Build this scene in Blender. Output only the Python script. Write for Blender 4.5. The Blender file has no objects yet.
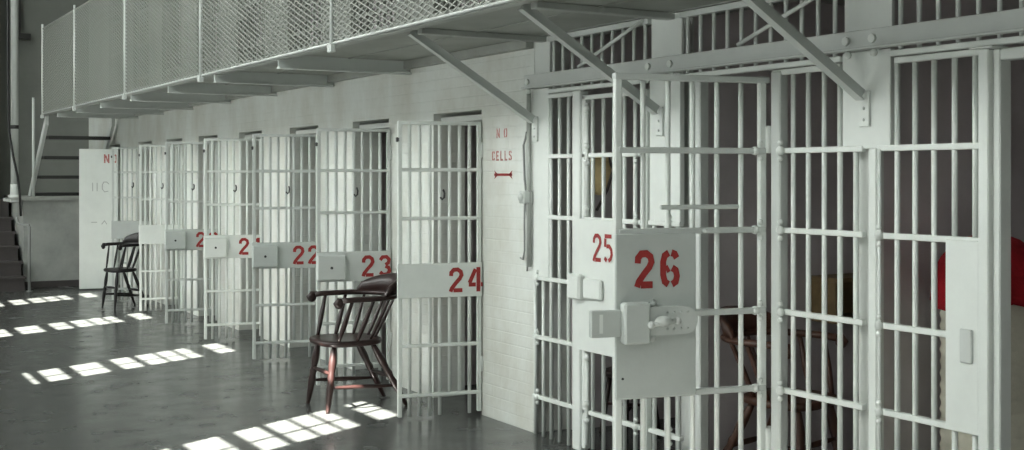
import bpy, math, random
from mathutils import Vector, Matrix
random.seed(7)
S = bpy.context.scene
C = S.collection
PI = math.pi
TH = math.radians(30.7)          # camera yaw to the right of the corridor axis
W = 4.03                         # plane of the cell wall (x); the corridor runs along +y
SOFFIT = 2.49

# ------------------------------------------------------------------ materials
def mat(name, col, rough=0.5, metal=0.0, bump=0.0, bscale=40.0, var=0.0, vscale=3.0, spec=0.5, brick=None, tint=None, coord='Object', stretch=None):
    m = bpy.data.materials.new(name); m.use_nodes = True
    nt = m.node_tree; N = nt.nodes; L = nt.links
    b = N['Principled BSDF']
    b.inputs['Roughness'].default_value = rough
    b.inputs['Metallic'].default_value = metal
    b.inputs['Specular IOR Level'].default_value = spec
    b.inputs['Base Color'].default_value = (*col, 1)
    tc = N.new('ShaderNodeTexCoord')
    src = tc.outputs[coord]
    if stretch:
        mp = N.new('ShaderNodeMapping'); mp.inputs['Scale'].default_value = stretch
        L.new(src, mp.inputs['Vector']); src = mp.outputs[0]
    if var > 0:
        n = N.new('ShaderNodeTexNoise'); n.inputs['Scale'].default_value = vscale; n.inputs['Detail'].default_value = 6
        n.inputs['Roughness'].default_value = 0.65
        L.new(src, n.inputs['Vector'])
        r = N.new('ShaderNodeValToRGB')
        c2 = tint if tint else tuple(c * (1 - var) for c in col)
        r.color_ramp.elements[0].position = 0.32; r.color_ramp.elements[0].color = (*c2, 1)
        r.color_ramp.elements[1].position = 0.62; r.color_ramp.elements[1].color = (*col, 1)
        L.new(n.outputs['Fac'], r.inputs['Fac']); L.new(r.outputs['Color'], b.inputs['Base Color'])
    if bump > 0:
        n2 = N.new('ShaderNodeTexNoise'); n2.inputs['Scale'].default_value = bscale; n2.inputs['Detail'].default_value = 4
        L.new(src, n2.inputs['Vector'])
        bp = N.new('ShaderNodeBump'); bp.inputs['Strength'].default_value = bump; bp.inputs['Distance'].default_value = 0.01
        L.new(n2.outputs['Fac'], bp.inputs['Height'])
        last = bp
        if brick:
            sx = N.new('ShaderNodeSeparateXYZ'); L.new(tc.outputs['Object'], sx.inputs[0])
            cx = N.new('ShaderNodeCombineXYZ')
            L.new(sx.outputs[1], cx.inputs[0]); L.new(sx.outputs[2], cx.inputs[1])
            bk = N.new('ShaderNodeTexBrick')
            bk.inputs['Scale'].default_value = 1.0
            bk.inputs['Brick Width'].default_value = brick[0]; bk.inputs['Row Height'].default_value = brick[1]
            bk.inputs['Mortar Size'].default_value = 0.006; bk.inputs['Mortar Smooth'].default_value = 0.6
            L.new(cx.outputs[0], bk.inputs['Vector'])
            bb = N.new('ShaderNodeBump'); bb.inputs['Strength'].default_value = 0.35; bb.inputs['Distance'].default_value = 0.006
            bb.invert = True
            L.new(bk.outputs['Fac'], bb.inputs['Height']); L.new(bp.outputs['Normal'], bb.inputs['Normal'])
            last = bb
        L.new(last.outputs['Normal'], b.inputs['Normal'])
    return m

M = {
 'wall':   mat('painted_brick_white', (.66,.69,.655), .55, bump=.35, bscale=22, var=.2, vscale=2.2, tint=(.53,.535,.48), stretch=(1,1,.6), brick=(.21,.075)),
 'endwall':mat('end_wall_grey', (.20,.21,.19), .7, bump=.15, bscale=18, var=.18, vscale=1.3),
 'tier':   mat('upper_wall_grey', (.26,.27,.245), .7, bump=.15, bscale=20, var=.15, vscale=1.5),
 'inner':  mat('cell_interior_paint', (.60,.555,.56), .6, bump=.1, bscale=25, var=.2, vscale=1.6),
 'pale':   mat('cell_partition_end_paint', (.60,.62,.59), .6, bump=.1, bscale=25, var=.1, vscale=1.6),
 'left':   mat('left_wall_paint', (.55,.56,.53), .7, bump=.1, var=.1),
 'brown':  mat('brown_pillar_paint', (.17,.145,.13), .7, bump=.15, var=.2),
 'soffit': mat('soffit_plate_paint', (.33,.345,.315), .5, bump=.12, bscale=9, var=.2, vscale=2.0, tint=(.24,.25,.22)),
 'joist':  mat('joist_paint', (.42,.44,.41), .5, bump=.08, var=.2, vscale=3),
 'white':  mat('white_steel_paint', (.71,.745,.71), .38, bump=.06, bscale=60, var=.06, vscale=6),
 'grey':   mat('grey_steel_paint', (.50,.535,.51), .42, bump=.08, bscale=50, var=.08, vscale=5),
 'pale_grey': mat('pale_grey_steel_paint', (.57,.60,.575), .4, bump=.06, bscale=55, var=.06, vscale=5),
 'shadow': mat('dark_hole', (.03,.03,.03), .8),
 'mesh':   mat('galvanised_mesh_paint', (.27,.285,.255), .55),
 'red':    mat('red_stencil_paint', (.34,.026,.024), .5, var=.25, vscale=35),
 'faded':  mat('faded_red_stencil_paint', (.40,.06,.055), .6, var=.5, vscale=60, tint=(.56,.36,.34)),
 'pencil': mat('faint_grey_pencil_mark', (.42,.44,.42), .7),
 'iron':   mat('dark_iron', (.05,.05,.05), .5, metal=.3),
 'tread':  mat('dark_stair_tread', (.035,.035,.033), .6),
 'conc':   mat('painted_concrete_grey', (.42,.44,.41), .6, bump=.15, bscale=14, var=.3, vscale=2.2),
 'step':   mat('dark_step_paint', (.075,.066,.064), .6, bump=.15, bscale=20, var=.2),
 'wood':   mat('dark_red_brown_varnished_wood', (.024,.0105,.009), .36, bump=.05, bscale=30, var=.5, vscale=9, tint=(.016,.006,.005), stretch=(1,1,.25)),
 'blackwood': mat('near_black_varnished_wood', (.012,.010,.010), .38, bump=.05, bscale=30, var=.4, vscale=9),
 'brownwood': mat('warm_brown_wood', (.075,.03,.016), .45, bump=.05, bscale=30, var=.4, vscale=7, stretch=(1,1,.25)),
 'ochre':  mat('ochre_shelf_wood', (.22,.15,.07), .5, var=.3, vscale=8),
 'tan':    mat('tan_canvas', (.84,.66,.34), .85, bump=.2, bscale=90, var=.25, vscale=12),
 'strap':  mat('dark_leather_strap', (.07,.055,.05), .7),
 'redcloth': mat('red_wool_cloth', (.30,.010,.016), .9, bump=.3, bscale=120, var=.35, vscale=9, spec=.2),
 'cream':  mat('cream_mattress_ticking', (.62,.60,.50), .9, bump=.25, bscale=110, var=.12, vscale=10, spec=.2),
 'glass':  mat('clear_pane', (.9,.95,.95), .02),
 'pipe':   mat('off_white_pipe_paint', (.60,.63,.60), .4, var=.08, vscale=6),
 'cable':  mat('grey_cable', (.27,.28,.27), .6),
 'black':  mat('black_cable', (.02,.02,.02), .5),
}
# grey gloss floor paint: worn roughness and small scuffs
m = mat('grey_gloss_floor_paint', (.070,.074,.070), .25, bump=.015, bscale=5, var=.14, vscale=1.2, coord='Object')
nt = m.node_tree
n = nt.nodes.new('ShaderNodeTexNoise'); n.inputs['Scale'].default_value = 4.5; n.inputs['Detail'].default_value = 7
tcn = [x for x in nt.nodes if x.type == 'TEX_COORD'][0]
nt.links.new(tcn.outputs['Object'], n.inputs['Vector'])
mr = nt.nodes.new('ShaderNodeMapRange'); mr.inputs['From Min'].default_value = .3; mr.inputs['From Max'].default_value = .7
mr.inputs['To Min'].default_value = .17; mr.inputs['To Max'].default_value = .30
nt.links.new(n.outputs['Fac'], mr.inputs['Value'])
nt.links.new(mr.outputs['Result'], nt.nodes['Principled BSDF'].inputs['Roughness'])
M['floor'] = m

# ------------------------------------------------------------------ mesh builder
class MB:
    def __init__(self): self.v = []; self.f = []; self.sm = []
    def add(self, vs, fs, smooth=False):
        o = len(self.v); self.v += [tuple(p) for p in vs]
        self.f += [tuple(i + o for i in f) for f in fs]; self.sm += [smooth] * len(fs)
        return self
    def box(self, x0, x1, y0, y1, z0, z1, ch=0.0):
        if x0 > x1: x0, x1 = x1, x0
        if y0 > y1: y0, y1 = y1, y0
        if z0 > z1: z0, z1 = z1, z0
        ch = min(ch, (x1-x0)*.4, (y1-y0)*.4, (z1-z0)*.4)
        if ch <= 0:
            vs = [(x0,y0,z0),(x1,y0,z0),(x1,y1,z0),(x0,y1,z0),(x0,y0,z1),(x1,y0,z1),(x1,y1,z1),(x0,y1,z1)]
            return self.add(vs, [(0,3,2,1),(4,5,6,7),(0,1,5,4),(1,2,6,5),(2,3,7,6),(3,0,4,7)])
        c = ((x0+x1)/2, (y0+y1)/2, (z0+z1)/2); h = ((x1-x0)/2, (y1-y0)/2, (z1-z0)/2)
        idx = {}; vs = []
        for sx in (-1,1):
            for sy in (-1,1):
                for sz in (-1,1):
                    for ax in range(3):
                        s = (sx,sy,sz)
                        p = [c[i] + s[i] * (h[i] if i == ax else h[i]-ch) for i in range(3)]
                        idx[(sx,sy,sz,ax)] = len(vs); vs.append(p)
        fs = []
        for ax in range(3):
            a, b = [(1,2),(2,0),(0,1)][ax]
            for s in (-1,1):
                q = []
                for (sa,sb) in ((-1,-1),(1,-1),(1,1),(-1,1)):
                    t = [0,0,0]; t[ax]=s; t[a]=sa; t[b]=sb
                    q.append(idx[(*t,ax)])
                fs.append(tuple(q) if s > 0 else tuple(q[::-1]))
        for ax in range(3):
            a, b = [(1,2),(2,0),(0,1)][ax]
            for sa in (-1,1):
                for sb in (-1,1):
                    q = []
                    for (t_, k) in ((-1,a),(1,a),(1,b),(-1,b)):
                        t = [0,0,0]; t[ax]=t_; t[a]=sa; t[b]=sb
                        q.append(idx[(*t,k)])
                    fs.append(tuple(q) if sa*sb > 0 else tuple(q[::-1]))
        for sx in (-1,1):
            for sy in (-1,1):
                for sz in (-1,1):
                    q = [idx[(sx,sy,sz,0)], idx[(sx,sy,sz,1)], idx[(sx,sy,sz,2)]]
                    fs.append(tuple(q) if sx*sy*sz > 0 else tuple(q[::-1]))
        return self.add(vs, fs)
    def tube(self, pts, r, n=10, cap=True, rs=None, flat=None):
        """round tube through pts; rs = per-point radii; flat=(a,b) gives an oval section"""
        pts = [Vector(p) for p in pts]; k = len(pts)
        rs = rs or [r]*k
        t0 = (pts[1]-pts[0]).normalized()
        up = Vector((0,0,1)) if abs(t0.z) < .9 else Vector((1,0,0))
        vs = []
        u = None
        for i in range(k):
            a = pts[max(i-1,0)]; b = pts[min(i+1,k-1)]
            t = (b-a).normalized()
            if u is None: u = (up - t*up.dot(t)).normalized()
            else:
                u = (u - t*u.dot(t)).normalized()
            w = t.cross(u)
            for j in range(n):
                an = 2*PI*j/n
                fa, fb = flat if flat else (1,1)
                vs.append(pts[i] + u*(math.cos(an)*rs[i]*fa) + w*(math.sin(an)*rs[i]*fb))
        fs = []
        for i in range(k-1):
            for j in range(n):
                fs.append((i*n+j, i*n+(j+1)%n, (i+1)*n+(j+1)%n, (i+1)*n+j))
        self.add(vs, fs, n > 4)
        if cap:
            o = len(self.v) - k*n
            self.f.append(tuple(o+j for j in range(n))[::-1]); self.sm.append(False)
            self.f.append(tuple(o+(k-1)*n+j for j in range(n))); self.sm.append(False)
        return self
    def lathe(self, prof, loc=(0,0,0), n=20):
        vs = []; fs = []
        for (r,z) in prof:
            for j in range(n):
                a = 2*PI*j/n; vs.append((loc[0]+r*math.cos(a), loc[1]+r*math.sin(a), loc[2]+z))
        for i in range(len(prof)-1):
            for j in range(n):
                fs.append((i*n+j, i*n+(j+1)%n, (i+1)*n+(j+1)%n, (i+1)*n+j))
        fs.append(tuple(range(n))[::-1]); fs.append(tuple((len(prof)-1)*n+j for j in range(n)))
        return self.add(vs, fs, True)
    def ball(self, c, r, n=10, sq=(1,1,1)):
        vs = []; fs = []; m_ = n//2
        for i in range(1, m_):
            p = PI*i/m_
            for j in range(n):
                a = 2*PI*j/n
                vs.append((c[0]+r*sq[0]*math.sin(p)*math.cos(a), c[1]+r*sq[1]*math.sin(p)*math.sin(a), c[2]+r*sq[2]*math.cos(p)))
        t = len(vs); vs.append((c[0],c[1],c[2]+r*sq[2])); vs.append((c[0],c[1],c[2]-r*sq[2]))
        for i in range(m_-2):
            for j in range(n):
                fs.append((i*n+j, (i+1)*n+j, (i+1)*n+(j+1)%n, i*n+(j+1)%n))
        for j in range(n):
            fs.append((t, j, (j+1)%n)); fs.append((t+1, (m_-2)*n+(j+1)%n, (m_-2)*n+j))
        return self.add(vs, fs, True)
    def prism(self, outline, axis, a0, a1):
        """extrude a 2D outline along axis (0 x,1 y,2 z) from a0 to a1"""
        k = len(outline)
        def P(p, a):
            q = list(p); q.insert(axis, a); return tuple(q)
        vs = [P(p,a0) for p in outline] + [P(p,a1) for p in outline]
        fs = [tuple(range(k))[::-1], tuple(range(k,2*k))] + [(i,(i+1)%k,k+(i+1)%k,k+i) for i in range(k)]
        return self.add(vs, fs)
    def build(self, name, material, parent=None, origin=None):
        me = bpy.data.meshes.new(name)
        o = Vector(origin) if origin is not None else Vector((0,0,0))
        me.from_pydata([tuple(Vector(p)-o) for p in self.v], [], self.f)
        me.materials.append(M[material] if isinstance(material, str) else material)
        for p, s in zip(me.polygons, self.sm): p.use_smooth = s
        import bmesh
        bm = bmesh.new(); bm.from_mesh(me); bmesh.ops.recalc_face_normals(bm, faces=bm.faces); bm.to_mesh(me); bm.free()
        ob = bpy.data.objects.new(name, me); C.objects.link(ob)
        if parent is not None: ob.parent = parent
        elif origin is not None: ob.location = o
        return ob

def tag(o, label=None, cat=None, group=None, kind=None):
    if label: o['label'] = label
    if cat: o['category'] = cat
    if group: o['group'] = group
    if kind: o['kind'] = kind
    return o
def thing(name, label, cat, loc=(0,0,0), rz=0.0, group=None):
    o = bpy.data.objects.new(name, None); o.empty_display_size = .1
    C.objects.link(o); o.location = loc; o.rotation_euler = (0,0,rz)
    return tag(o, label, cat, group)
def struct(name, mb, material):
    o = mb.build(name, material); o['kind'] = 'structure'; return o
def copy_tree(o, parent=None):
    c = o.copy(); C.objects.link(c)
    if parent is not None: c.parent = parent
    for ch in [x for x in C.objects if x.parent == o]: copy_tree(ch, c)
    return c

# ------------------------------------------------------------------ stencil lettering
GL = {
 '0': [[(.27,.93),(.14,.84),(.09,.65),(.09,.35),(.14,.16),(.27,.07)],[(.37,.93),(.5,.84),(.55,.65),(.55,.35),(.5,.16),(.37,.07)]],
 '1': [[(.14,.76),(.32,.92)],[(.36,1.0),(.36,0.0)]],
 '2': [[(.09,.66),(.10,.80),(.20,.91),(.37,.92),(.50,.83),(.53,.69),(.46,.55),(.30,.38),(.12,.16),(.07,.02)],[(.19,.075),(.57,.075)]],
 '3': [[(.09,.76),(.20,.90),(.40,.91),(.52,.78),(.48,.62),(.34,.54)],[(.34,.47),(.5,.40),(.54,.25),(.44,.1),(.24,.07),(.08,.2)]],
 '4': [[(.45,1.0),(.45,.0)],[(.33,.92),(.07,.36)],[(.04,.29),(.34,.29)],[(.55,.29),(.64,.29)]],
 '5': [[(.08,.92),(.54,.92)],[(.12,.84),(.11,.55)],[(.2,.57),(.38,.58),(.51,.47),(.54,.30),(.47,.15),(.33,.07)],[(.22,.07),(.07,.17)]],
 '6': [[(.27,.93),(.14,.85),(.09,.68),(.09,.34),(.14,.15),(.26,.07)],[(.36,.93),(.47,.89),(.53,.78)],[(.38,.07),(.5,.14),(.54,.29),(.5,.45),(.38,.52)],[(.18,.46),(.28,.52)]],
 'N': [[(.1,0),(.1,1)],[(.19,.86),(.43,.14)],[(.52,0),(.52,1)]],
 'O': [[(.27,.93),(.14,.86),(.1,.7),(.1,.3),(.14,.14),(.27,.07)],[(.37,.93),(.5,.86),(.54,.7),(.54,.3),(.5,.14),(.37,.07)]],
 'C': [[(.52,.74),(.46,.89),(.34,.93)],[(.25,.93),(.14,.86),(.1,.7),(.1,.3),(.14,.14),(.25,.07)],[(.34,.07),(.46,.11),(.52,.26)]],
 'E': [[(.12,0),(.12,1)],[(.24,.92),(.54,.92)],[(.24,.5),(.48,.5)],[(.24,.08),(.54,.08)]],
 'L': [[(.12,0),(.12,1)],[(.24,.08),(.54,.08)]],
 'S': [[(.53,.76),(.44,.9),(.34,.93)],[(.25,.93),(.12,.84),(.12,.66),(.3,.53),(.5,.4),(.53,.22),(.44,.1),(.35,.07)],[(.26,.07),(.1,.15),(.08,.27)]],
 '-': [[(-.1,.5),(.72,.5)]],
}
def strokes(mb, paths, fn, th):
    for pts in paths:
        P = [Vector((p[0], p[1])) for p in pts]; k = len(P); vs = []
        for i in range(k):
            a = P[max(i-1,0)]; b = P[min(i+1,k-1)]
            t = (b-a).normalized(); nn = Vector((-t.y, t.x))
            if 0 < i < k-1:
                t1 = (P[i]-P[i-1]).normalized(); n1 = Vector((-t1.y, t1.x)); nn = nn / max(.6, nn.dot(n1))
            vs += [fn(P[i]+nn*th/2), fn(P[i]-nn*th/2)]
        mb.add(vs, [(2*i, 2*i+1, 2*i+3, 2*i+2) for i in range(k-1)])
def lettering(text, h, fn, th=.17, adv=.78, wid=1.0):
    """fn maps (along, up) metres to a 3D point"""
    mb = MB(); x = 0
    for ch in text:
        if ch != ' ':
            strokes(mb, GL[ch], lambda p, x=x: fn((x+p.x)*h*wid, p.y*h), th)
        x += adv
    return mb

# ================================================================== SETTING
struct('floor', MB().box(-2.4, 6.6, -4, 20.2, -.2, 0), 'floor')
HINGE = [7.19, 8.68, 10.17, 11.68, 13.15, 14.55, 16.0, 17.75]           # near jambs of the far doorways (cells 24 ... 17)
OPEN_W = .72
wl = MB()
# the brick wall with its doorways, from the pier by cell 25 to the end wall
edges = [6.51] + [e for h in HINGE for e in (h, h+OPEN_W)] + [20.2]
for i in range(0, len(edges), 2):
    wl.box(W, W+.26, edges[i], edges[i+1], 0, 2.62)
for h in HINGE:
    wl.box(W, W+.26, h, h+OPEN_W, 2.075, 2.62)
wall = struct('wall_right', wl, 'wall')
hd_ = MB()
for h in HINGE[:7]: hd_.box(W+.06, W+.20, h+.001, h+OPEN_W-.001, 2.01, 2.05, .004)
struct('trim_9', hd_, 'pale')
# rooms behind
ct = MB()
ct.box(6.4, 6.6, -4, 20.2, 0, 2.62)
for h in HINGE: ct.box(W+.26, 6.4, h-.42, h-.30, 0, 2.62)
ct.box(W+.26, 6.4, 6.45, 6.58, 0, 2.62)
ct.box(W+.12, 6.4, 5.10, 5.22, 0, 2.62)
ct.box(W+.06, 6.4, 3.74, 3.86, 0, 2.62)
ct.box(W, 6.4, 1.9, 2.05, 0, 2.62)
struct('wall_back', ct, 'inner')
struct('trim_1', MB().box(W+.115, W+.125, 5.085, 5.235, 0, 2.5).box(W+.05, W+.06, 3.73, 3.87, 0, 2.5), 'pale')
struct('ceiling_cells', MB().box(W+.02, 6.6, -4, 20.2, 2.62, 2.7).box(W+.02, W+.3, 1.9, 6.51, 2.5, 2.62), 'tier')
struct('wall_near', MB().box(W, W+.2, -4, 1.9, 0, 2.62), 'wall')
# upper tier: wall with openings
ut = MB()
UP = [5.55 + 1.512*k for k in range(9)]
ed = [-4.0] + [e for h in UP for e in (h, h+.85)] + [20.2]
for i in range(0, len(ed), 2): ut.box(W, W+.2, ed[i], ed[i+1], 2.7, 8.4)
for h in UP: ut.box(W, W+.2, h, h+.85, 4.75, 8.4)
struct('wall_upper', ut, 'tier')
struct('wall_upper_back', MB().box(5.4, 5.6, -4, 20.2, 2.7, 5.0).box(W+.2, 5.4, -4, 20.2, 4.9, 5.0), 'inner')
ew = MB().box(-2.4, 6.6, 19.9, 20.2, 0, 8.4)
struct('wall_end', ew, 'endwall')
struct('trim_2', MB().box(1.6, 2.68, 19.55, 19.9, 0, 8.4), 'brown')
struct('trim_3', MB().box(2.9, 3.01, 19.82, 19.9, 3.8, 5.6).box(2.9, 3.15, 19.78, 19.9, 3.72, 3.8), 'tread')
struct('ceiling', MB().box(-2.4, 6.6, -4, 20.2, 8.4, 8.6), 'left')
struct('wall_behind', MB().box(-2.4, 6.6, -4.2, -4, 0, 8.4), 'left')

# left wall with tall windows (out of frame to the left: the daylight and sun come from here)
SUNX, SUNY = .894, .447                     # sun travel on the ground
TANE = 1.0
def hz(w): return (w + 2.2) / SUNX * TANE   # height on the left wall that throws to floor offset w
WIN = [-2.3, 1.3, 4.86, 8.36, 11.36, 14.2]
WW = .72
zb, zt = hz(1.60), hz(3.73)
lw = MB()
ed = [-4.0] + [e for c in WIN for e in (c-WW/2, c+WW/2)] + [20.2]
for i in range(0, len(ed), 2): lw.box(-2.4, -2.2, ed[i], ed[i+1], 0, 8.4)
for c in WIN: lw.box(-2.4, -2.2, c-WW/2, c+WW/2, 0, zb).box(-2.4, -2.2, c-WW/2, c+WW/2, zt, 8.4)
struct('wall_left', lw, 'left')
for i, c in enumerate(WIN):
    fr = MB()
    for (a, b) in ((1.60,1.62),(1.68,1.75),(1.94,2.03),(2.29,2.40),(2.60,2.65),(2.84,2.86),(3.03,3.05),(3.19,3.36),(3.71,3.73)):
        fr.box(-2.22, -2.2, c-WW/2, c+WW/2, hz(a), hz(b))
    fr.box(-2.22, -2.2, c-.012, c+.012, zb, zt)
    fr.box(-2.22, -2.2, c-WW/2, c-WW/2+.02, zb, zt).box(-2.22, -2.2, c+WW/2-.02, c+WW/2, zb, zt)
    o = struct('window_%d' % (i+1), fr, 'grey')

# landing and concrete steps at the far end
lm = MB().box(2.86, W, 18.6, 19.9, 0, 1.26).box(2.80, W, 18.56, 19.9, 1.26, 1.32)
struct('trim_4', lm, 'conc')
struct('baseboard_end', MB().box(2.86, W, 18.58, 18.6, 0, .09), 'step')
st = MB()
for k in range(5): st.box(1.2, 2.80, 18.1+.3*k, 19.6, .2*k, .2*(k+1)-.012).box(1.18, 2.82, 18.07+.3*k, 18.1+.3*k+.3, .2*(k+1)-.03, .2*(k+1))
st.box(1.2, 2.80, 19.58, 19.9, 0, 1.26)
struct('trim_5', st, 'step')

# ================================================================== lettering on the wall
def wall_text(text, s_left, z0, h, material, wid=1.0, th=.17, adv=.78):
    # read from the corridor: text runs towards -y
    return lettering(text, h, lambda a, u: (W-.003, s_left-a, z0+u), th, adv, wid)
sgn = wall_text('NO', 6.985, 1.875, .064, 'faded', wid=1.15, adv=1.3, th=.16); o1 = sgn.build('painted_lettering', 'faded', wall)
sgn = wall_text('CELLS', 7.045, 1.725, .064, 'faded', wid=1.0, th=.18, adv=.86); o2 = sgn.build('painted_lettering', 'faded', wall)
ar = MB()
def AP(a, u): return (W-.003, 7.015-a, 1.632+u)
ar.add([AP(.0,.008),AP(.235,.008),AP(.235,-.008),AP(.0,-.008)], [(0,1,2,3)])
ar.add([AP(.0,.03),AP(.055,.0),AP(.0,-.03),AP(.02,0)], [(0,1,3),(3,1,2)])
ar.add([AP(.24,.03),AP(.185,.0),AP(.24,-.03),AP(.22,0)], [(0,1,3),(3,1,2)])
ar.build('painted_arrow', 'red', wall)
for o in (o1, o2): o['label'] = 'faded red stencilled words NO CELLS'

# ================================================================== CELL DOORS (cells 17 - 24, standing open)
def share(ob, parent, loc):
    c = ob.copy(); C.objects.link(c); c.parent = parent; c.location = loc; return c
def rosette(c): return MB().ball(c, .017, 8).ball((c[0],c[1],c[2]+.02), .011, 8).ball((c[0],c[1],c[2]-.02), .011, 8)
D_ANG = math.atan2(.2097, -.978)
def barred_door(k, label, plate_mat, number, lock, steel, dang=0.0, L=.555):
    t = thing('cell_door', label, 'cell door', (W-.02, HINGE[k]-(.035 if k else 0), 0), D_ANG + dang, 'open barred cell doors')
    top = 1.99
    zr = [top-.012, 1.665, 1.34, .49, .16]
    n = 8; pitch = L/n
    # flat stiles
    MB().box(-.012, .016, -.014, .014, .03, top, .003).build('stile', steel, t)
    MB().box(L-.016, L+.012, -.014, .014, .02, top, .003).build('stile', steel, t)
    full = None; shortb = None
    for i in range(1, n):
        low = .02 if (i >= 4 or i == 1) else .15
        mb = MB().tube([(pitch*i,0,low),(pitch*i,0,top)], .0128, 10)
        mb.build('bar', steel, t)
    for z in zr:
        MB().box(-.012, L+.012, -.008, .016, z-.012, z+.012, .003).build('rail', steel, t)
    p = MB().box(-.012, L+.02, .016, .030, .81, 1.04, .004).build('number_plate', plate_mat, t)
    if number:
        h = .165
        lx = .222          # number sits near the hinge side
        mb = lettering(number, h, lambda a, u: (lx-a, .0325, .843+u), .165, .80)
        nb = mb.build('painted_number', 'red', p)
    if lock:
        lb = MB().box(L-.20, L+.02, .030, .078, .825, 1.015, .008).build('lock_box', plate_mat, t)
        MB().tube([(L-.09,.076,.92),(L-.09,.082,.92)], .011, 10).build('keyhole', 'shadow', lb)
    else:
        for (rx, rz) in ((L-.03,.84),(L-.03,1.01),(.03,.84),(.03,1.01)):
            pass
    # hinges at the jamb, latch hook and the top knob
    for z in (1.80, .35):
        MB().tube([(-.016,.0,z-.05),(-.016,.0,z+.05)], .017, 10).build('hinge', steel, t)
    MB().tube([(L*.46,.012,1.53),(L*.455,.03,1.51),(L*.46,.034,1.48),(L*.485,.03,1.465),(L*.50,.02,1.48)], .007, 8).build('latch_hook', 'iron', t)
    MB().box(L-.0, L+.022, -.014, .014, 1.85, 1.88, .003).build('strike', 'iron', t)
    return t
barred_door(0, 'open barred cell door with white plate marked 24', 'white', '24', False, 'white')
barred_door(1, 'open barred cell door behind the brown armchair, pale plate marked 23', 'pale_grey', '23', True, 'pale_grey', .03)
barred_door(2, 'open barred cell door with grey plate fully reading 22', 'grey', '22', True, 'pale_grey', -.02)
barred_door(3, 'open barred cell door with white plate showing a single red 2 next to door 22', 'white', '21', True, 'white', .03, .54)
barred_door(4, 'open barred cell door with grey plate between the two white-plated doors', 'grey', '20', True, 'pale_grey', .0, .53)
barred_door(5, 'open barred cell door with blank white plate right beside the far chair', 'white', None, False, 'white', .02, .47)
barred_door(6, 'farthest open barred cell door, right behind the far black chair', 'pale_grey', None, False, 'pale_grey', .0, .47)
# solid door of the last cell
t = thing('solid_cell_door', 'solid white steel door standing open at the far end of the cell row', 'cell door', (W-.055, HINGE[7], 0), D_ANG)
p = MB().box(-.012, .50, -.012, .022, .02, 2.0, .005).build('door_leaf', 'white', t)
mb = lettering('NO', .125, lambda a, u: (.17-a, .0245, 1.80+u), .17, .82); mb.build('painted_lettering', 'faded', p)
mk = MB()
strokes(mk, [[(.36,1.50),(.33,1.53),(.29,1.53),(.27,1.49),(.27,1.43),(.3,1.39),(.35,1.40)],[(.20,1.52),(.20,1.40)],[(.14,1.40),(.14,1.52)]], lambda q: (.46-q.x,.0245,q.y), .012)
strokes(mk, [[(.33,.93),(.30,.98),(.26,.93)],[(.2,.96),(.12,.96)]], lambda q: (.46-q.x,.0245,q.y), .012)
mk.build('faint_marks', 'pencil', p)

# ================================================================== CELLS 25, 26, 27: BAR FRONTS
ZR = [2.115, 1.745, 1.37, .985, .615, .24]
R = .0125
def vbar(t, o, s, z0, z1, r=R, x=W, m='white'):
    return MB().tube([(x,s,z0),(x,s,z1)], r, 10).build('bar', m, t, o)
def rail(t, o, s0, s1, z, m='white', x=W):
    return MB().box(x-.020, x+.012, s0, s1, z-.013, z+.013, .004).build('rail', m, t, o)
def ros(t, o, x, s, z, m='white'):
    return MB().ball((x,s,z), .022, 10).ball((x,s,z+.038), .014, 8).ball((x,s,z-.038), .014, 8).build('rosette', m, t, o)

# --- fixed grille of cell 25
o = (W, 6.2, 0)
t = thing('cell_grille', 'fixed white barred grille between the brick wall and door 25', 'grille', o)
for s in (6.31, 6.215, 6.115): vbar(t, o, s, 0, 2.125)
for s in (6.495, 6.40): vbar(t, o, s, 0, .985)
for z in ZR: rail(t, o, 6.0, 6.325 if z > 1 else 6.505, z)
MB().box(W-.035, W+.03, 5.945, 6.03, 0, 2.13, .006).build('post', 'white', t, o)
tag(MB().box(W-.012, W+.02, 6.325, 6.509, .985, 2.17, .003).build('pier_plate', 'white', None, (W, 0, 0)), 'white steel pier plate between the brick wall and the grille left of door 25', 'steel plate', 'pier plates')
for z in ZR[3:]: ros(t, o, W-.012, 6.452, z)
lb = MB().box(W-.095, W-.050, 5.87, 6.0, .90, 1.05, .012).build('lock_box', 'white', t, o)
MB().tube([(W-.095,5.93,.965),(W-.12,5.93,.965)], .024, 12).ball((W-.122,5.93,.965), .028, 10).build('lock_knob', 'white', lb)
bpy.context.view_layer.update()

# --- door 25, closed
o = (W-.01, 5.325, 0)
t = thing('cell_door', 'closed cell door with white plate marked 25', 'cell door', o)
for s in (5.845, 5.735, 5.63, 5.53, 5.43): vbar(t, o, s, .03, 2.09, x=W-.01)
MB().box(W-.03, W+.012, 5.90, 5.938, .02, 2.10, .005).build('stile', 'white', t, o)
MB().box(W-.03, W+.012, 5.305, 5.345, .02, 2.10, .005).build('stile', 'white', t, o)
for z in [2.085] + ZR[1:]: rail(t, o, 5.31, 5.935, z, x=W-.01)
p = MB().box(W-.048, W-.031, 5.58, 5.938, .60, 1.375, .004).build('number_plate', 'white', t, o)
mb = lettering('25', .165, lambda a, u: (W-.051-o[0], 5.79-a-o[1], 1.13+u-o[2]), .14, .74, wid=.9); mb.build('painted_number', 'red', p)
MB().tube([(W-.03,5.875,.05),(W-.03,5.875,.58)], .011, 8).tube([(W-.03,5.875,1.39),(W-.03,5.875,2.05)], .011, 8).build('latch_rod', 'white', t, o)
for z in (2.02,1.80,1.70,1.43,.56,.29,.19): MB().ball((W-.034,5.875,z), .022, 8).build('rod_guide', 'white', t, o)
for z in (1.745,1.37,.24): ros(t, o, W-.03, 5.40, z)
MB().box(W-.075, W-.048, 5.68, 5.862, .91, 1.03, .01).build('bolt_cover', 'white', t, o)

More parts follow.
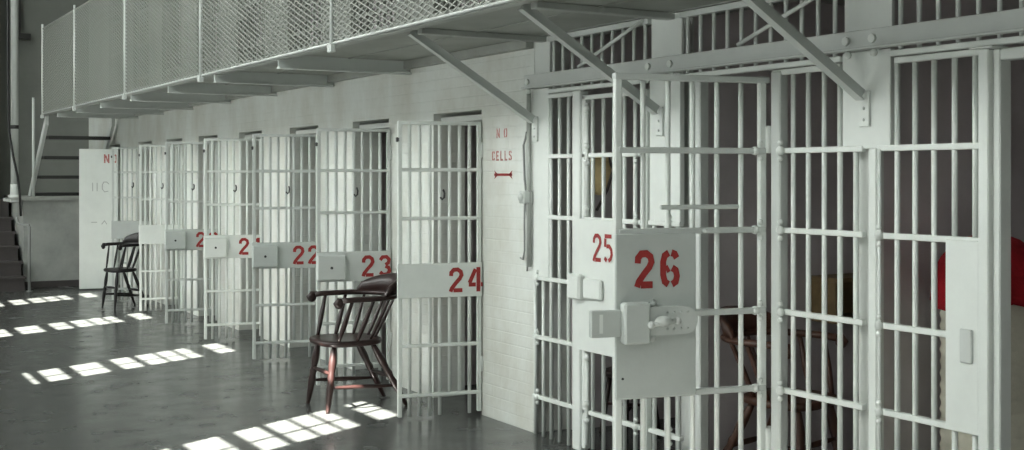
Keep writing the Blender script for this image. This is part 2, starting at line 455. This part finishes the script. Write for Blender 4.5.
# --- piers with steel plates (parts of the front of cell 26)
o = (W, 4.6, 0)
t = thing('cell_grille', 'fixed white barred grille right of door 26 with hinge post and rosettes', 'grille', o)
tag(MB().box(W-.012, W+.02, 5.035, 5.30, 1.37, 2.17, .003).build('pier_plate', 'white', None, (W, 0, 0)), 'white steel pier plate between the fronts of cells 25 and 26', 'steel plate', 'pier plates')
for s in (5.27, 5.165, 5.06): vbar(t, o, s, 0, 1.368)
for z in ZR[2:]: rail(t, o, 5.03, 5.305, z)
for z in (1.37,.985,.615,.24): ros(t, o, W-.015, 5.115, z)
MB().box(W-.03, W+.03, 4.85, 4.945, 0, 2.13, .006).build('jamb_post', 'pale_grey', t, o)
MB().box(W-.03, W+.025, 4.265, 4.33, 0, 2.12, .006).build('hinge_post', 'pale_grey', t, o)
for s in (4.206, 4.108, 4.008, 3.912, 3.818): vbar(t, o, s, 0, 2.125 if s > 3.89 else 1.745)
for z in ZR: rail(t, o, 3.90 if z > 2 else 3.765, 4.33, z)
for z in ZR[1:]: ros(t, o, W-.03, 4.262, z)

# --- door 26, open towards the corridor
HX, HS, L6 = W-.03, 4.37, .765
t = thing('cell_door', 'large open cell door in front with big grey plate marked 26', 'cell door', (HX, HS, 0), D_ANG)
pitch = L6/6
MB().box(-.004, .034, -.016, .016, .02, 2.10, .005).build('stile', 'white', t)
MB().box(L6-.018, L6+.018, -.016, .016, .02, 2.10, .005).build('stile', 'white', t)
for i in range(1, 6): MB().tube([(pitch*i,0,.03),(pitch*i,0,2.09)], R, 10).build('bar', 'white', t)
MB().box(-.02, L6+.02, -.02, .022, 2.068, 2.098, .005).build('top_rail', 'pale_grey', t)
for z in ZR[1:]: MB().box(0, L6, -.012, .020, z-.014, z+.014, .004).build('rail', 'pale_grey', t)
for z in (1.745,1.37,.985,.615,.24): MB().ball((.055,.006,z),.022,10).ball((.03,.012,z+.036),.015,8).ball((.03,.012,z-.036),.015,8).build('rosette', 'white', t)
p = MB().box(L6*.50-.0, L6+.024, .020, .036, .605, 1.362, .004).build('number_plate', 'grey', t)
mb = lettering('26', .170, lambda a, u: (L6-.070-a, .0385, 1.113+u), .19, .82, wid=.92); mb.build('painted_number', 'red', p)
MB().tube([(L6-.01,.036,.70),(L6-.01,.039,.70)], .006, 8).build('screw_hole', 'shadow', p)
# lock: strike plate beyond the edge, box, slide plate with rounded end, handle with two knobs
lk = MB().box(L6-.125, L6+.006, .036, .098, .862, 1.05, .010).build('lock_box', 'grey', t)
sp = MB().box(L6+.006, L6+.155, .03, .060, .895, 1.018, .005).build('bolt', 'grey', t)
MB().box(L6+.098, L6+.114, .060, .063, .915, 1.0).build('bolt_slot', 'white', sp)
out = [(L6-.125,.898),(L6-.305,.898)] + [(L6-.305-.066*math.sin(a), .962-.064*math.cos(a)) for a in [PI*i/12 for i in range(1,12)]] + [(L6-.305,1.026),(L6-.125,1.026)]
slp = MB().prism(out, 1, .036, .078).build('slide_plate', 'pale_grey', t)
hd = MB().ball((L6-.185,.10,.965), .034, 12, (1.25,.8,.75)).tube([(L6-.245,.105,.965),(L6-.12,.105,.95)], .012, 8).ball((L6-.255,.105,.965), .018, 8).ball((L6-.118,.11,.95), .018, 8).build('slide_handle', 'pale_grey', t)
MB().tube([(L6-.15,.036,1.035),(L6-.165,.05,1.05)], .014, 8).ball((L6-.15,.05,.885), .022, 8).build('plate_bolt', 'grey', slp)
for i in range(4):
    for j in range(2):
        MB().ball((L6-.215-.035*i,.078,.925+.075*j), .006, 6).build('rivet', 'grey', slp)
# pull bar across the upper bars
MB().box(.155, L6-.20, .020, .040, 1.47, 1.492, .006).build('pull_bar', 'pale_grey', t)
MB().box(.27, L6-.42, .02, .055, 1.362, 1.378, .004).build('ledge', 'pale_grey', t)
for z in (1.80, .36): 
    MB().tube([(-.02,.008,z-.065),(-.02,.008,z+.065)], .026, 12).build('hinge', 'white', t)

# --- grille of the cell at the right edge
o = (W, 3.4, 0)
t = thing('cell_grille', 'fixed white grille at right with keyhole plate, beside the dark open doorway', 'grille', o)
MB().box(W-.022, W+.03, 3.705, 3.752, 0, 1.745, .005).build('post', 'white', t, o)
tag(MB().box(W-.012, W+.02, 3.615, 3.888, 1.745, 2.17, .003).build('pier_plate', 'white', None, (W, 0, 0)), 'broad white steel pier plate at right with a brace bolted to it', 'steel plate', 'pier plates')
MB().tube([(W-.02,3.688,0),(W-.02,3.688,1.74)], .009, 8).build('latch_rod', 'white', t, o)
for z in ZR[2:]: ros(t, o, W-.022, 3.688, z)
for s in (3.607, 3.512, 3.414): vbar(t, o, s, 0, 2.125)
for s in (3.312, 3.213):
    vbar(t, o, s, 1.36, 2.125); vbar(t, o, s, 0, .62)
for z in ZR: rail(t, o, 3.17, 3.61 if z > 2 else 3.705, z)
kp = MB().box(W-.03, W-.018, 3.175, 3.335, .605, 1.37, .003).build('lock_plate', 'white', t, o)
k2 = MB().box(W-.042, W-.03, 3.20, 3.258, .885, 1.02, .004).build('keyhole_plate', 'pale_grey', t, o)
MB().tube([(W-.042,3.23,.975),(W-.048,3.23,.975)], .012, 10).box(W-.048, W-.042, 3.224, 3.236, .93, .97).build('keyhole', 'grey', k2)
MB().box(W-.035, W+.03, 3.126, 3.176, 0, 2.122, .005).build('post', 'white', t, o)
MB().box(W-.06, W+.04, 3.09, 3.20, 2.122, 2.131, .004).build('post_cap', 'white', t, o)
fr = MB().box(W-.01, W+.06, 3.092, 3.126, 0, 2.12, .005).box(W-.01, W+.06, 2.36, 3.092, 2.075, 2.12, .005).box(W-.01, W+.06, 2.32, 2.36, 0, 2.12, .005)
fr.build('door_frame', 'white', t, o)
for s in (2.26, 2.16): vbar(t, o, s, 0, 2.125)
MB().box(W-.02, W+.012, 2.14, 2.32, 1.73, 1.757).build('rail', 'white', t, o)

t.location.y -= .022
# --- transom grilles above the beam
for (s0, s1, lab) in ((5.30, 6.33, 'barred transom above door 25 between beam and walkway'),
                      (3.89, 5.035, 'barred transom above door 26 between beam and walkway'),
                      (2.05, 3.615, 'barred transom above the dark open doorway at right')):
    o = (W, (s0+s1)/2, 2.115)
    t = thing('transom_grille', lab, 'grille', o, 0, 'barred transoms over the cell fronts')
    n = round((s1-s0)/.1)
    for i in range(n):
        s = s0 + (i+.5)*(s1-s0)/n
        vbar(t, o, s, 2.132, SOFFIT-.004, r=.011)
    rail(t, o, s0+.003, s1-.003, 2.147)
    MB().box(W-.02, W+.02, s0+.003, s1-.003, SOFFIT-.035, SOFFIT-.004, .003).build('top_angle', 'pale_grey', t, o)
    rod = {5.30: (5.97, 5.34), 3.89: (4.56, 3.93)}.get(s0)
    if rod: MB().tube([(W-.03, rod[0], 2.27), (W-.03, rod[1], SOFFIT-.015)], .011, 8).build('diagonal_rod', 'white', t, o)

# --- long beam
o = (W-.03, 4.3, 2.17)
t = thing('steel_beam', 'long white steel beam bolted across the tops of the cell fronts', 'beam', o)
MB().box(W-.055, W-.022, 1.9, 6.55, 2.175, 2.258, .003).box(W-.075, W-.022, 1.9, 6.55, 2.172, 2.182, .002).build('flange', 'pale_grey', t, o)
for s in (6.50, 5.06, 5.25, 3.67, 3.82, 2.4):
    MB().tube([(W-.055,s,2.215),(W-.068,s,2.215)], .019, 8).build('bolt', 'white', t, o)
    MB().ball((W-.05,s,2.155), .018, 8).build('bolt', 'white', t, o)

for (a, b) in ((6.33,6.509),(5.036,5.299),(3.616,3.888)):
    struct('trim_%d' % (6 + [6.33,5.036,3.616].index(a)), MB().box(W+.0, W+.02, a, b, 2.262, SOFFIT, .003), 'white')
# ================================================================== WALKWAY, RAILING, BRACES
WE = 2.98
o = (3.5, 8, 2.44)
t = thing('walkway', 'steel upper walkway jutting out above the cell doors', 'walkway', o)
MB().box(WE, W-.045, -1.0, 17.8, SOFFIT, SOFFIT+.012).build('deck', 'soffit', t, o)
MB().box(WE-.008, WE, -1.0, 17.8, 2.452, 2.50, .002).box(WE, WE+.05, -1.0, 17.8, 2.452, 2.460).build('edge_angle', 'joist', t, o)
JO = [.6, 2.2, 3.66, 5.11, 6.38, 8.30, 9.82, 11.25, 12.68, 14.1, 15.4, 16.7]
for s in JO:
    if s < 7:
        MB().box(3.16, W-.01, s-.03, s+.03, 2.455, SOFFIT-.001, .003).build('joist', 'joist', t, o); continue
    MB().prism([(WE+.004,2.40),(WE+.004,SOFFIT),(W-.002,SOFFIT),(W-.002,2.41)], 1, s-.008, s+.008).box(WE+.004, W-.002, s-.03, s+.03, 2.390, 2.402).build('joist', 'pale_grey', t, o)
MB().box(3.52, 3.535, -1.0, 17.8, SOFFIT-.006, SOFFIT).build('seam_strip', 'soffit', t, o)
MB().box(W-.06, W-.001, 6.515, 17.8, SOFFIT-.06, SOFFIT, .003).build('wall_angle', 'soffit', t, o)

POST = [1.7, 4.45, 7.22, 10.1, 12.8, 15.4, 17.6]
o = (WE, 8, 2.44)
t = thing('mesh_railing', 'tall diamond wire mesh railing along the upper walkway', 'railing', o)
for s in POST:
    MB().tube([(WE-.026,s,2.42),(WE-.026,s,3.70)], .015, 10).box(WE-.05, WE-.009, s-.03, s+.03, 2.41, 2.46, .006).build('post', 'pale_grey', t, o)
MB().tube([(WE-.022,POST[0],3.64),(WE-.022,POST[-1],3.64)], .012, 10).build('top_rail', 'mesh', t, o)
MB().tube([(WE-.022,POST[0],2.468),(WE-.022,POST[-1],2.468)], .009, 8).build('bottom_rail', 'pale_grey', t, o)
def wire(mb, a, b, r=.0048):
    a = Vector(a); b = Vector(b); d = (b-a).normalized()
    u = Vector((1,0,0)); w_ = d.cross(u)
    vs = []
    for p in (a, b):
        for k in range(4):
            an = PI/4 + PI/2*k
            vs.append(p + u*(r*math.cos(an)) + w_*(r*math.sin(an)))
    mb.add(vs, [(k,(k+1)%4,4+(k+1)%4,4+k) for k in range(4)])
for i in range(len(POST)-1):
    s0, s1 = POST[i]+.02, POST[i+1]-.02
    z0, z1 = 2.462, 3.635
    H_ = z1-z0; run = H_*2.6; px = .098
    mb = MB()
    k = s0 - run
    while k < s1:
        for sg in (0, 1):
            # line from (k, z0) to (k+run, z1) clipped to the panel
            a0, a1 = max(k, s0), min(k+run, s1)
            if a1 - a0 > .005:
                za, zb_ = z0 + (a0-k)/run*H_, z0 + (a1-k)/run*H_
                if sg: za, zb_ = z0+z1-za, z0+z1-zb_
                xx = WE-.022 + (.003 if sg else -.003)
                wire(mb, (xx,a0,za), (xx,a1,zb_))
        k += px
    mb.build('wire_mesh', 'mesh', t, o)

BR = [(6.47, 'diagonal steel brace bolted to the brick wall beside the words NO CELLS'),
      (5.20, 'diagonal steel brace running down behind the top of door 26'),
      (3.75, 'diagonal steel brace bolted to the white pier at right')]
for (s, lab) in BR:
    o = (W, s, 1.98)
    t = thing('diagonal_brace', lab, 'brace', o, 0, 'walkway braces')
    a = Vector((W-.035, s, 1.978)); b = Vector((3.15, s, 2.482))
    d = (b-a).normalized(); nrm = Vector((-d.z, 0, d.x))
    bar = MB()
    def quadbar(p0, p1, hw, hy, off):
        c0 = p0 + nrm*off; c1 = p1 + nrm*off
        vs = []
        for c in (c0, c1):
            for (i, j) in ((-1,-1),(1,-1),(1,1),(-1,1)):
                vs.append(c + nrm*(hw*i) + Vector((0,hy*j,0)))
        bar.add(vs, [(0,1,2,3),(7,6,5,4),(0,4,5,1),(1,5,6,2),(2,6,7,3),(3,7,4,0)])
    quadbar(a, b, .026, .004, 0); quadbar(a, b, .004, .022, .024)
    bar.build('strut', 'pale_grey', t, o)
    MB().box(W-.026, W-.0135, s-.03, s+.03, 1.84, 1.995, .003).build('bracket_plate', 'white', t, o)
    for z in (1.87, 1.92): MB().ball((W-.026, s, z), .008, 6).build('bolt', 'pale_grey', t, o)

# ================================================================== upper tier cell fronts behind the mesh
proto = None
for k, h in enumerate(UP):
    lab = 'grey barred cell front of the upper tier seen through the wire mesh'
    if proto is None:
        proto = thing('upper_cell_front', lab, 'cell front', (W+.05, h, 2.7), 0, 'upper tier cell fronts')
        for i in range(7): MB().tube([(0,.06+.122*i,0),(0,.06+.122*i,2.05)], .012, 8).build('bar', 'tier', proto)
        for z in (.25,.7,1.15,1.6,2.0): MB().box(-.015,.01,.005,.845,z-.015,z+.015).build('rail', 'tier', proto)
    else:
        c = copy_tree(proto); c.location = (W+.05, h, 2.7)

# ================================================================== PIPES AND CABLES
o = (W-.05, 6.40, 1.0)
t = thing('conduit', 'grey vertical conduit with junction box and loose cables beside the NO CELLS wall', 'conduit', (W-.03,6.55,1.05))
o = (W-.03,6.55,1.05)
MB().tube([(W-.03,6.527,1.05),(W-.03,6.527,2.16)], .016, 10).build('pipe', 'joist', t, o)
MB().box(W-.075, W-.002, 6.512, 6.585, 1.45, 1.53, .008).ball((W-.07,6.55,1.49), .03, 8).build('junction_box', 'pale_grey', t, o)
MB().tube([(W-.045,6.53,1.90),(W-.03,6.57,1.86),(W-.02,6.61,1.82),(W-.015,6.605,1.6),(W-.02,6.58,1.53)], .007, 8).build('cable', 'cable', t, o)
MB().tube([(W-.03,6.58,1.46),(W-.02,6.60,1.3),(W-.015,6.605,1.15),(W-.015,6.625,1.09),(W-.02,6.65,1.10)], .006, 8).build('cable', 'cable', t, o)
MB().tube([(W-.03,6.57,1.46),(W-.025,6.545,1.30),(W-.02,6.55,1.15),(W-.02,6.565,1.02)], .006, 8).build('cable', 'cable', t, o)

o = (2.62, 18.0, 0)
PX, PS = 2.69, 18.25
t = thing('drain_pipe', 'tall white vertical pipe with black clamps at the far left', 'pipe', (PX,PS,1.3))
o = (PX,PS,1.3)
MB().tube([(PX,PS,1.34),(PX,PS,8.35)], .052, 14).build('pipe', 'pipe', t, o)
MB().lathe([(.085,0),(.085,.05),(.06,.06),(.058,.2)], (PX,PS,1.30), 14).build('flange', 'pipe', t, o)
for z in (2.28, 5.2): MB().lathe([(.058,0),(.058,.05)], (PX,PS,z), 14).build('clamp', 'black', t, o)
MB().box(PX-.06, PX+.06, PS-.02, 18.9, 1.25, 1.30).build('bracket', 'pipe', t, o)
cb = MB().tube([(PX-.10,PS-.06,6.5),(PX-.095,PS-.06,3.4),(PX-.09,PS-.07,2.3),(PX-.03,PS-.075,1.9),(PX+.03,PS-.075,1.6),(PX+.06,PS-.07,1.35),(PX+.075,PS-.06,1.05)], .016, 8)
tag(cb.build('cable', 'black', None, (PX,PS-.06,1.3)), 'black cable running down beside the tall white pipe', 'cable')
o = (2.84, 18.02, 0)
t = thing('handrail', 'grey bent pipe handrail beside the dark concrete steps', 'handrail', o)
MB().tube([(2.70,18.2,1.05),(2.73,18.15,.95),(2.84,18.02,.93),(2.85,18.02,.90),(2.85,18.02,.0)], .02, 10).build('rail_pipe', 'cable', t, o)
MB().lathe([(.045,0),(.045,.012)], (2.85,18.02,0), 12).build('foot_flange', 'cable', t, o)

# metal stairs from the landing to the walkway
o = (3.5, 18.7, 1.32)
t = thing('metal_stairs', 'open steel stairs with dark treads rising to the walkway at the far end', 'stairs', o)
tz = [2.16, 1.88, 1.60, 1.345]
ty = [18.05, 18.4, 18.75, 19.1]
for z, y in zip(tz, ty): MB().box(3.09, 3.93, y-.13, y+.13, z-.025, z+.022, .003).build('tread', 'tread', t, o)
for x in (3.05, 3.95):
    a = Vector((x,17.82,2.42)); b = Vector((x,19.2,1.32)); dv = Vector((0,0,.09))
    MB().add([a-dv+Vector((-.02,0,0)),b+Vector((-.02,-.1,0)),b+Vector((-.02,.1,0)),a+dv*.8+Vector((-.02,0,0)),a-dv+Vector((.02,0,0)),b+Vector((.02,-.1,0)),b+Vector((.02,.1,0)),a+dv*.8+Vector((.02,0,0))],
        [(0,1,2,3),(7,6,5,4),(0,4,5,1),(1,5,6,2),(2,6,7,3),(3,7,4,0)]).build('stringer', 'pale_grey', t, o)
MB().tube([(3.0,18.62,1.32),(3.0,18.62,2.75)], .02, 10).build('newel_post', 'white', t, o)

# ================================================================== CHAIRS
def armchair(label, mt, loc, rz, group, sc_=1.0):
    t = thing('wooden_armchair', label, 'chair', loc, rz, group); t.scale = (sc_,sc_,1)
    SZ = .475
    # seat: rounded saddle slab, front = +y
    n = 40; prof = []
    def ring(k, z, inset):
        a = 2*PI*k/n; e = .62
        cx = math.copysign(abs(math.cos(a))**e, math.cos(a)); sy = math.copysign(abs(math.sin(a))**e, math.sin(a))
        return ((.232-inset)*cx*(1.0 if sy > 0 else 1-.10*abs(sy)), (.225-inset)*sy, z)
    rings = [(SZ-.03,.022),(SZ-.022,.004),(SZ-.005,0),(SZ+.006,.004),(SZ+.012,.02),(SZ+.006,.07),(SZ+.001,.14)]
    vs = [ring(k, z, i) for (z, i) in rings for k in range(n)]
    fs = [(j*n+k, j*n+(k+1)%n, (j+1)*n+(k+1)%n, (j+1)*n+k) for j in range(len(rings)-1) for k in range(n)]
    fs += [tuple(range(n))[::-1], tuple((len(rings)-1)*n+k for k in range(n))]
    MB().add(vs, fs, True).build('seat', mt, t)
    def turned(p0, p1, rs):
        p0 = Vector(p0); p1 = Vector(p1)
        return MB().tube([p0.lerp(p1, k/(len(rs)-1)) for k in range(len(rs))], .02, 12, rs=rs)
    LR = [.015,.019,.022,.025,.026,.024,.020,.026,.020,.025,.024,.022,.020,.018,.015,.0135]
    legs = {}
    for (x0, y0, x1, y1) in ((-.155,.14,-.195,.20),(.155,.14,.195,.20),(-.15,-.13,-.195,-.36),(.15,-.13,.195,-.36)):
        turned((x0,y0,SZ-.025), (x1,y1,0), LR).build('leg', mt, t)
        legs[(x0>0, y0>0)] = (Vector((x0,y0,SZ-.025)), Vector((x1,y1,0)))
    def on(key, z):
        a, b = legs[key]; return a.lerp(b, 1-(z/(SZ-.025)))
    SR = [.009,.011,.013,.015,.016,.015,.013,.011,.009]
    for s in (False, True):
        turned(on((s,True),.17), on((s,False),.15), SR).build('stretcher', mt, t)
    turned(on((False,True),.26), on((True,True),.26), SR).build('stretcher', mt, t)
    turned(on((False,False),.21), on((True,False),.21), SR).build('stretcher', mt, t)
    # continuous arm bow
    AZ = .775; cyb = -.10; ax = .262; ay = .235
    pts = [(-ax,.13,AZ-.006),(-ax,.07,AZ),(-ax,cyb+.02,AZ)]
    for i in range(1, 16):
        a = PI + PI*i/16
        pts.append((ax*math.cos(a), cyb+ay*math.sin(a), AZ))
    pts += [(ax,cyb+.02,AZ),(ax,.07,AZ),(ax,.13,AZ-.006)]
    MB().tube(pts, .027, 12, flat=(.72,1.15)).build('arm_bow', mt, t)
    for s in (-1, 1):
        sc = MB().tube([(s*ax,.11,AZ),(s*ax,.148,AZ-.004),(s*ax,.162,AZ-.022),(s*ax,.152,AZ-.04)], .024, 10, rs=[.018,.024,.026,.022])
        sc.ball((s*ax,.148,AZ-.026), .033, 10, (.85,1,1)); sc.build('arm_scroll', mt, t)
    # raised crest on the back of the bow, tapering towards both arms
    cr = []; nn = 20; vs = []; fs = []
    for i in range(nn+1):
        a = PI*(1.10 + .80*i/nn)
        tpr = math.sin(PI*i/nn)**.45 if 0 < i < nn else 0.0
        hgt = .02 + .125*tpr
        for (ro, zz) in ((.016,AZ+.0),(.020,AZ+hgt),(-.012,AZ+hgt-.006),(-.016,AZ+.0)):
            vs.append(((ax+ro+ .04*(zz-AZ))*math.cos(a), cyb+(ay+ro+.25*(zz-AZ))*math.sin(a), zz))
    for i in range(nn):
        for j in range(4):
            fs.append((4*i+j, 4*i+(j+1)%4, 4*i+4+(j+1)%4, 4*i+4+j))
    fs += [(0,1,2,3), (4*nn+3,4*nn+2,4*nn+1,4*nn)]
    MB().add(vs, fs, True).build('crest', mt, t)
    # spindles
    SP = [.009,.011,.013,.014,.013,.011,.010,.009]
    for (x, y, X, Y) in ((-.20,.13,-.258,.05),(.20,.13,.258,.05),(-.20,.0,-.258,-.10),(.20,.0,.258,-.10)):
        turned((x,y,SZ), (X,Y,AZ), [r*1.25 for r in SP]).build('spindle', mt, t)
    for i in range(4):
        a = PI*(1.18 + .64*i/3)
        turned((.185*math.cos(a), -.02+.17*math.sin(a), SZ), (ax*math.cos(a), cyb+ay*math.sin(a), AZ), SP).build('spindle', mt, t)
    return t
armchair('dark red-brown wooden armchair standing by the white door marked 24', 'wood', (3.36, 7.955, 0), math.radians(88), 'wooden armchairs', 1.05)
armchair('small-looking black wooden armchair far down the corridor by the solid white door', 'blackwood', (3.46, 15.24, 0), math.radians(106), 'wooden armchairs', .78)
armchair('brown wooden armchair inside the barred cell behind door 26', 'brownwood', (4.46, 4.68, 0), math.radians(195), 'wooden armchairs')

# ================================================================== INSIDE THE CELLS
# rolled mattress stood on end, red cloth over it
mx, my = 4.455, 3.45
t = thing('rolled_mattress', 'cream rolled mattress stood on end in the cell at the right edge', 'mattress', (mx,my,0))
prof = [(.20,0)]
for i in range(22):
    z0 = .01 + i*.052
    prof += [(.202,z0+.006),(.209,z0+.026),(.202,z0+.046)]
prof += [(.15,1.25),(.08,1.255)]
MB().lathe(prof, (0,0,0), 36).build('roll', 'cream', t)
MB().lathe([(.2105,.40),(.2135,.415),(.2105,.43)], (0,0,0), 36).build('tie_cord', 'cream', t)
n = 48; vs = []; fs = []
rg = [(0,1.372),(.06,1.366),(.115,1.345),(.16,1.312),(.196,1.268),(.218,1.225),(.230,1.18),(.236,1.12),(.24,1.07)]
rnd = [random.uniform(-1,1) for _ in range(n)]
for i, (r, z) in enumerate(rg[1:]):
    for j in range(n):
        a = 2*PI*j/n
        wv = math.sin(a*7+.6)*.010*(i/7)**2 + math.sin(a*11+2)*.006*(i/7)**2
        dz = (math.sin(a*3+1)*.018 + math.sin(a*8)*.010)*(i/7)**3
        vs.append(((r+wv)*math.cos(a), (r+wv)*math.sin(a), z+dz))
top = len(vs); vs.append((0,0,rg[0][1]))
for i in range(len(rg)-2):
    for j in range(n): fs.append((i*n+j,(i+1)*n+j,(i+1)*n+(j+1)%n,i*n+(j+1)%n))
for j in range(n): fs.append((top,j,(j+1)%n))
rc = MB().add(vs, fs, True).build('red_blanket', 'redcloth', None, (0,0,0))
rc.location = (mx,my,0)
md = rc.modifiers.new('thick', 'SOLIDIFY'); md.thickness = .008; md.offset = 1
tag(rc, 'red wool blanket draped over the cream mattress roll at the right edge', 'blanket')

# small wall shelf with a box in cell 26
o = (5.2, 5.0, .8)
t = thing('wall_shelf', 'ochre wooden wall shelf on the far wall of the cell behind door 26', 'shelf', o)
MB().box(4.98, 5.45, 4.86, 5.098, .80, .825, .003).build('board', 'ochre', t, o)
MB().box(4.98, 5.45, 4.86, 5.098, 1.03, 1.055, .003).build('board', 'ochre', t, o)
for x in (4.98, 5.43): MB().box(x, x+.02, 4.87, 5.098, .825, 1.03, .002).build('side_panel', 'ochre', t, o)
MB().box(5.0, 5.43, 5.085, 5.098, .825, 1.03).build('back_panel', 'ochre', t, o)

# low cot with brown blanket in cell 26
o = (5.7, 4.5, 0)
t = thing('cot', 'low cot with dark brown blanket deep in the cell behind door 26', 'bed', o)
MB().box(5.35, 6.3, 3.95, 5.05, .34, .50, .04).build('mattress', 'brownwood', t, o)
for (x, y) in ((5.38,3.98),(5.38,5.0),(6.25,3.98),(6.25,5.0)): MB().tube([(x,y,0),(x,y,.36)], .018, 8).build('leg', 'iron', t, o)

# tan cloth bag on a dark strap in cell 25
o = (4.125, 5.985, 1.56)
t = thing('cloth_bag', 'tan cloth bag with dark strap hung just inside the upper bars of door 25', 'bag', o)
bg = MB(); n = 20; vs = []; fs = []
rr = [(.02,1.755,.02),(.085,1.74,.03),(.12,1.68,.045),(.12,1.61,.05),(.085,1.55,.045),(.04,1.515,.03),(.01,1.51,.01)]
for (rx, z, ry) in rr:
    for j in range(n):
        a = 2*PI*j/n; vs.append((o[0]+.7*rx*math.cos(a)*(1+.08*math.sin(3*a)), o[1]-.06+ry*math.sin(a), z))
for i in range(len(rr)-1):
    for j in range(n): fs.append((i*n+j,i*n+(j+1)%n,(i+1)*n+(j+1)%n,(i+1)*n+j))
fs += [tuple(range(n)), tuple((len(rr)-1)*n+j for j in range(n))[::-1]]
bg.add(vs, fs, True).build('pouch', 'tan', t, o)
MB().tube([(o[0]+.06,o[1]-.06,1.74),(o[0]+.05,o[1]-.125,1.66),(o[0]+.01,o[1]-.12,1.54),(o[0]-.03,o[1]-.07,1.42)], .009, 8).build('strap', 'strap', t, o)
MB().tube([(W+.014,o[1]-.06,1.752),(W+.05,o[1]-.06,1.768),(o[0],o[1]-.06,1.75)], .006, 8).build('hook', 'iron', t, o)

# small dark stool in cell 25
o = (4.55, 6.2, 0)
t = thing('wooden_stool', 'low dark red wooden stool inside the cell behind door 25', 'stool', o)
MB().lathe([(.14,.36),(.165,.365),(.17,.385),(.165,.40),(.1,.402)], o, 24).build('seat', 'wood', t, o)
for (sx, sy) in ((1,1),(-1,1),(1,-1),(-1,-1)): MB().tube([(o[0]+.09*sx,o[1]+.09*sy,.365),(o[0]+.13*sx,o[1]+.13*sy,0)], .016, 10).build('leg', 'wood', t, o)
MB().tube([(o[0]-.11,o[1]-.11,.16),(o[0]+.11,o[1]+.11,.16)], .01, 8).tube([(o[0]-.11,o[1]+.11,.18),(o[0]+.11,o[1]-.11,.18)], .01, 8).build('stretcher', 'wood', t, o)

# ================================================================== LIGHT
def area(name, loc, d, sx, sy, power, col=(1,1,1)):
    l = bpy.data.lights.new(name, 'AREA'); l.shape = 'RECTANGLE'; l.size = sx; l.size_y = sy; l.energy = power; l.color = col
    ob = bpy.data.objects.new(name, l); C.objects.link(ob); ob.location = loc
    ob.rotation_euler = Vector(d).to_track_quat('-Z', 'Y').to_euler()
    return ob
sun = bpy.data.lights.new('sun', 'SUN'); sun.energy = 130; sun.angle = math.radians(.3); sun.color = (1,.97,.9)
so = bpy.data.objects.new('sun', sun); C.objects.link(so)
hl = math.hypot(SUNX, SUNY)
so.rotation_euler = Vector((SUNX/hl, SUNY/hl, -TANE)).to_track_quat('-Z', 'Y').to_euler()
so.location = (-8, 0, 12)
cool = (.955,1.0,.965)
# daylight lamps at the left-wall windows; the farthest is added fill without a window
for c, pw in ((-2.3, 50), (1.3, 75), (4.86, 170), (8.36, 190), (11.36, 160), (14.2, 150), (17.3, 140)):
    ob = area('window_daylight_and_fill', (-2.1, c, 4.4), (1,.0,-.7), 1.6, 2.6, pw, cool); ob.data.spread = math.radians(150)
for c, pw in ((-1.0, 24), (3.0, 26), (6.6, 30), (10.0, 32), (13.0, 32), (16.0, 34)):  # added low fill for cell fronts and soffit; no low windows there
    ob = area('low_fill', (-2.1, c, 1.7), (1,.0,.02), 1.2, 1.6, pw, cool); ob.data.spread = math.radians(140)
for c in (0.5, 6.0, 12.0, 17.0):  # added overhead fill
    area('overhead_fill', (.3, c, 8.3), (0,0,-1), 2.2, 3.0, 50, cool)

wd = bpy.data.worlds.new('sky'); S.world = wd; wd.use_nodes = True
bg_ = wd.node_tree.nodes['Background']
bg_.inputs[0].default_value = (.75,.86,1,1); bg_.inputs[1].default_value = 1.0

# ================================================================== CAMERA
cam = bpy.data.cameras.new('camera'); co = bpy.data.objects.new('camera', cam); C.objects.link(co)
co.location = (0,0,1.63); co.rotation_euler = (PI/2, 0, -TH)
cam.sensor_fit = 'HORIZONTAL'; cam.sensor_width = 36; cam.lens = 1212/1024*36
cam.shift_y = -50/1024; cam.clip_start = .05; cam.clip_end = 100
S.camera = co
S.view_settings.view_transform = 'Standard'; S.view_settings.look = 'None'
S.view_settings.gamma = 1; S.view_settings.use_curve_mapping = False
S.view_settings.exposure = -0.15
S.cycles.use_denoising = True
S.cycles.max_bounces = 8; S.cycles.diffuse_bounces = 5
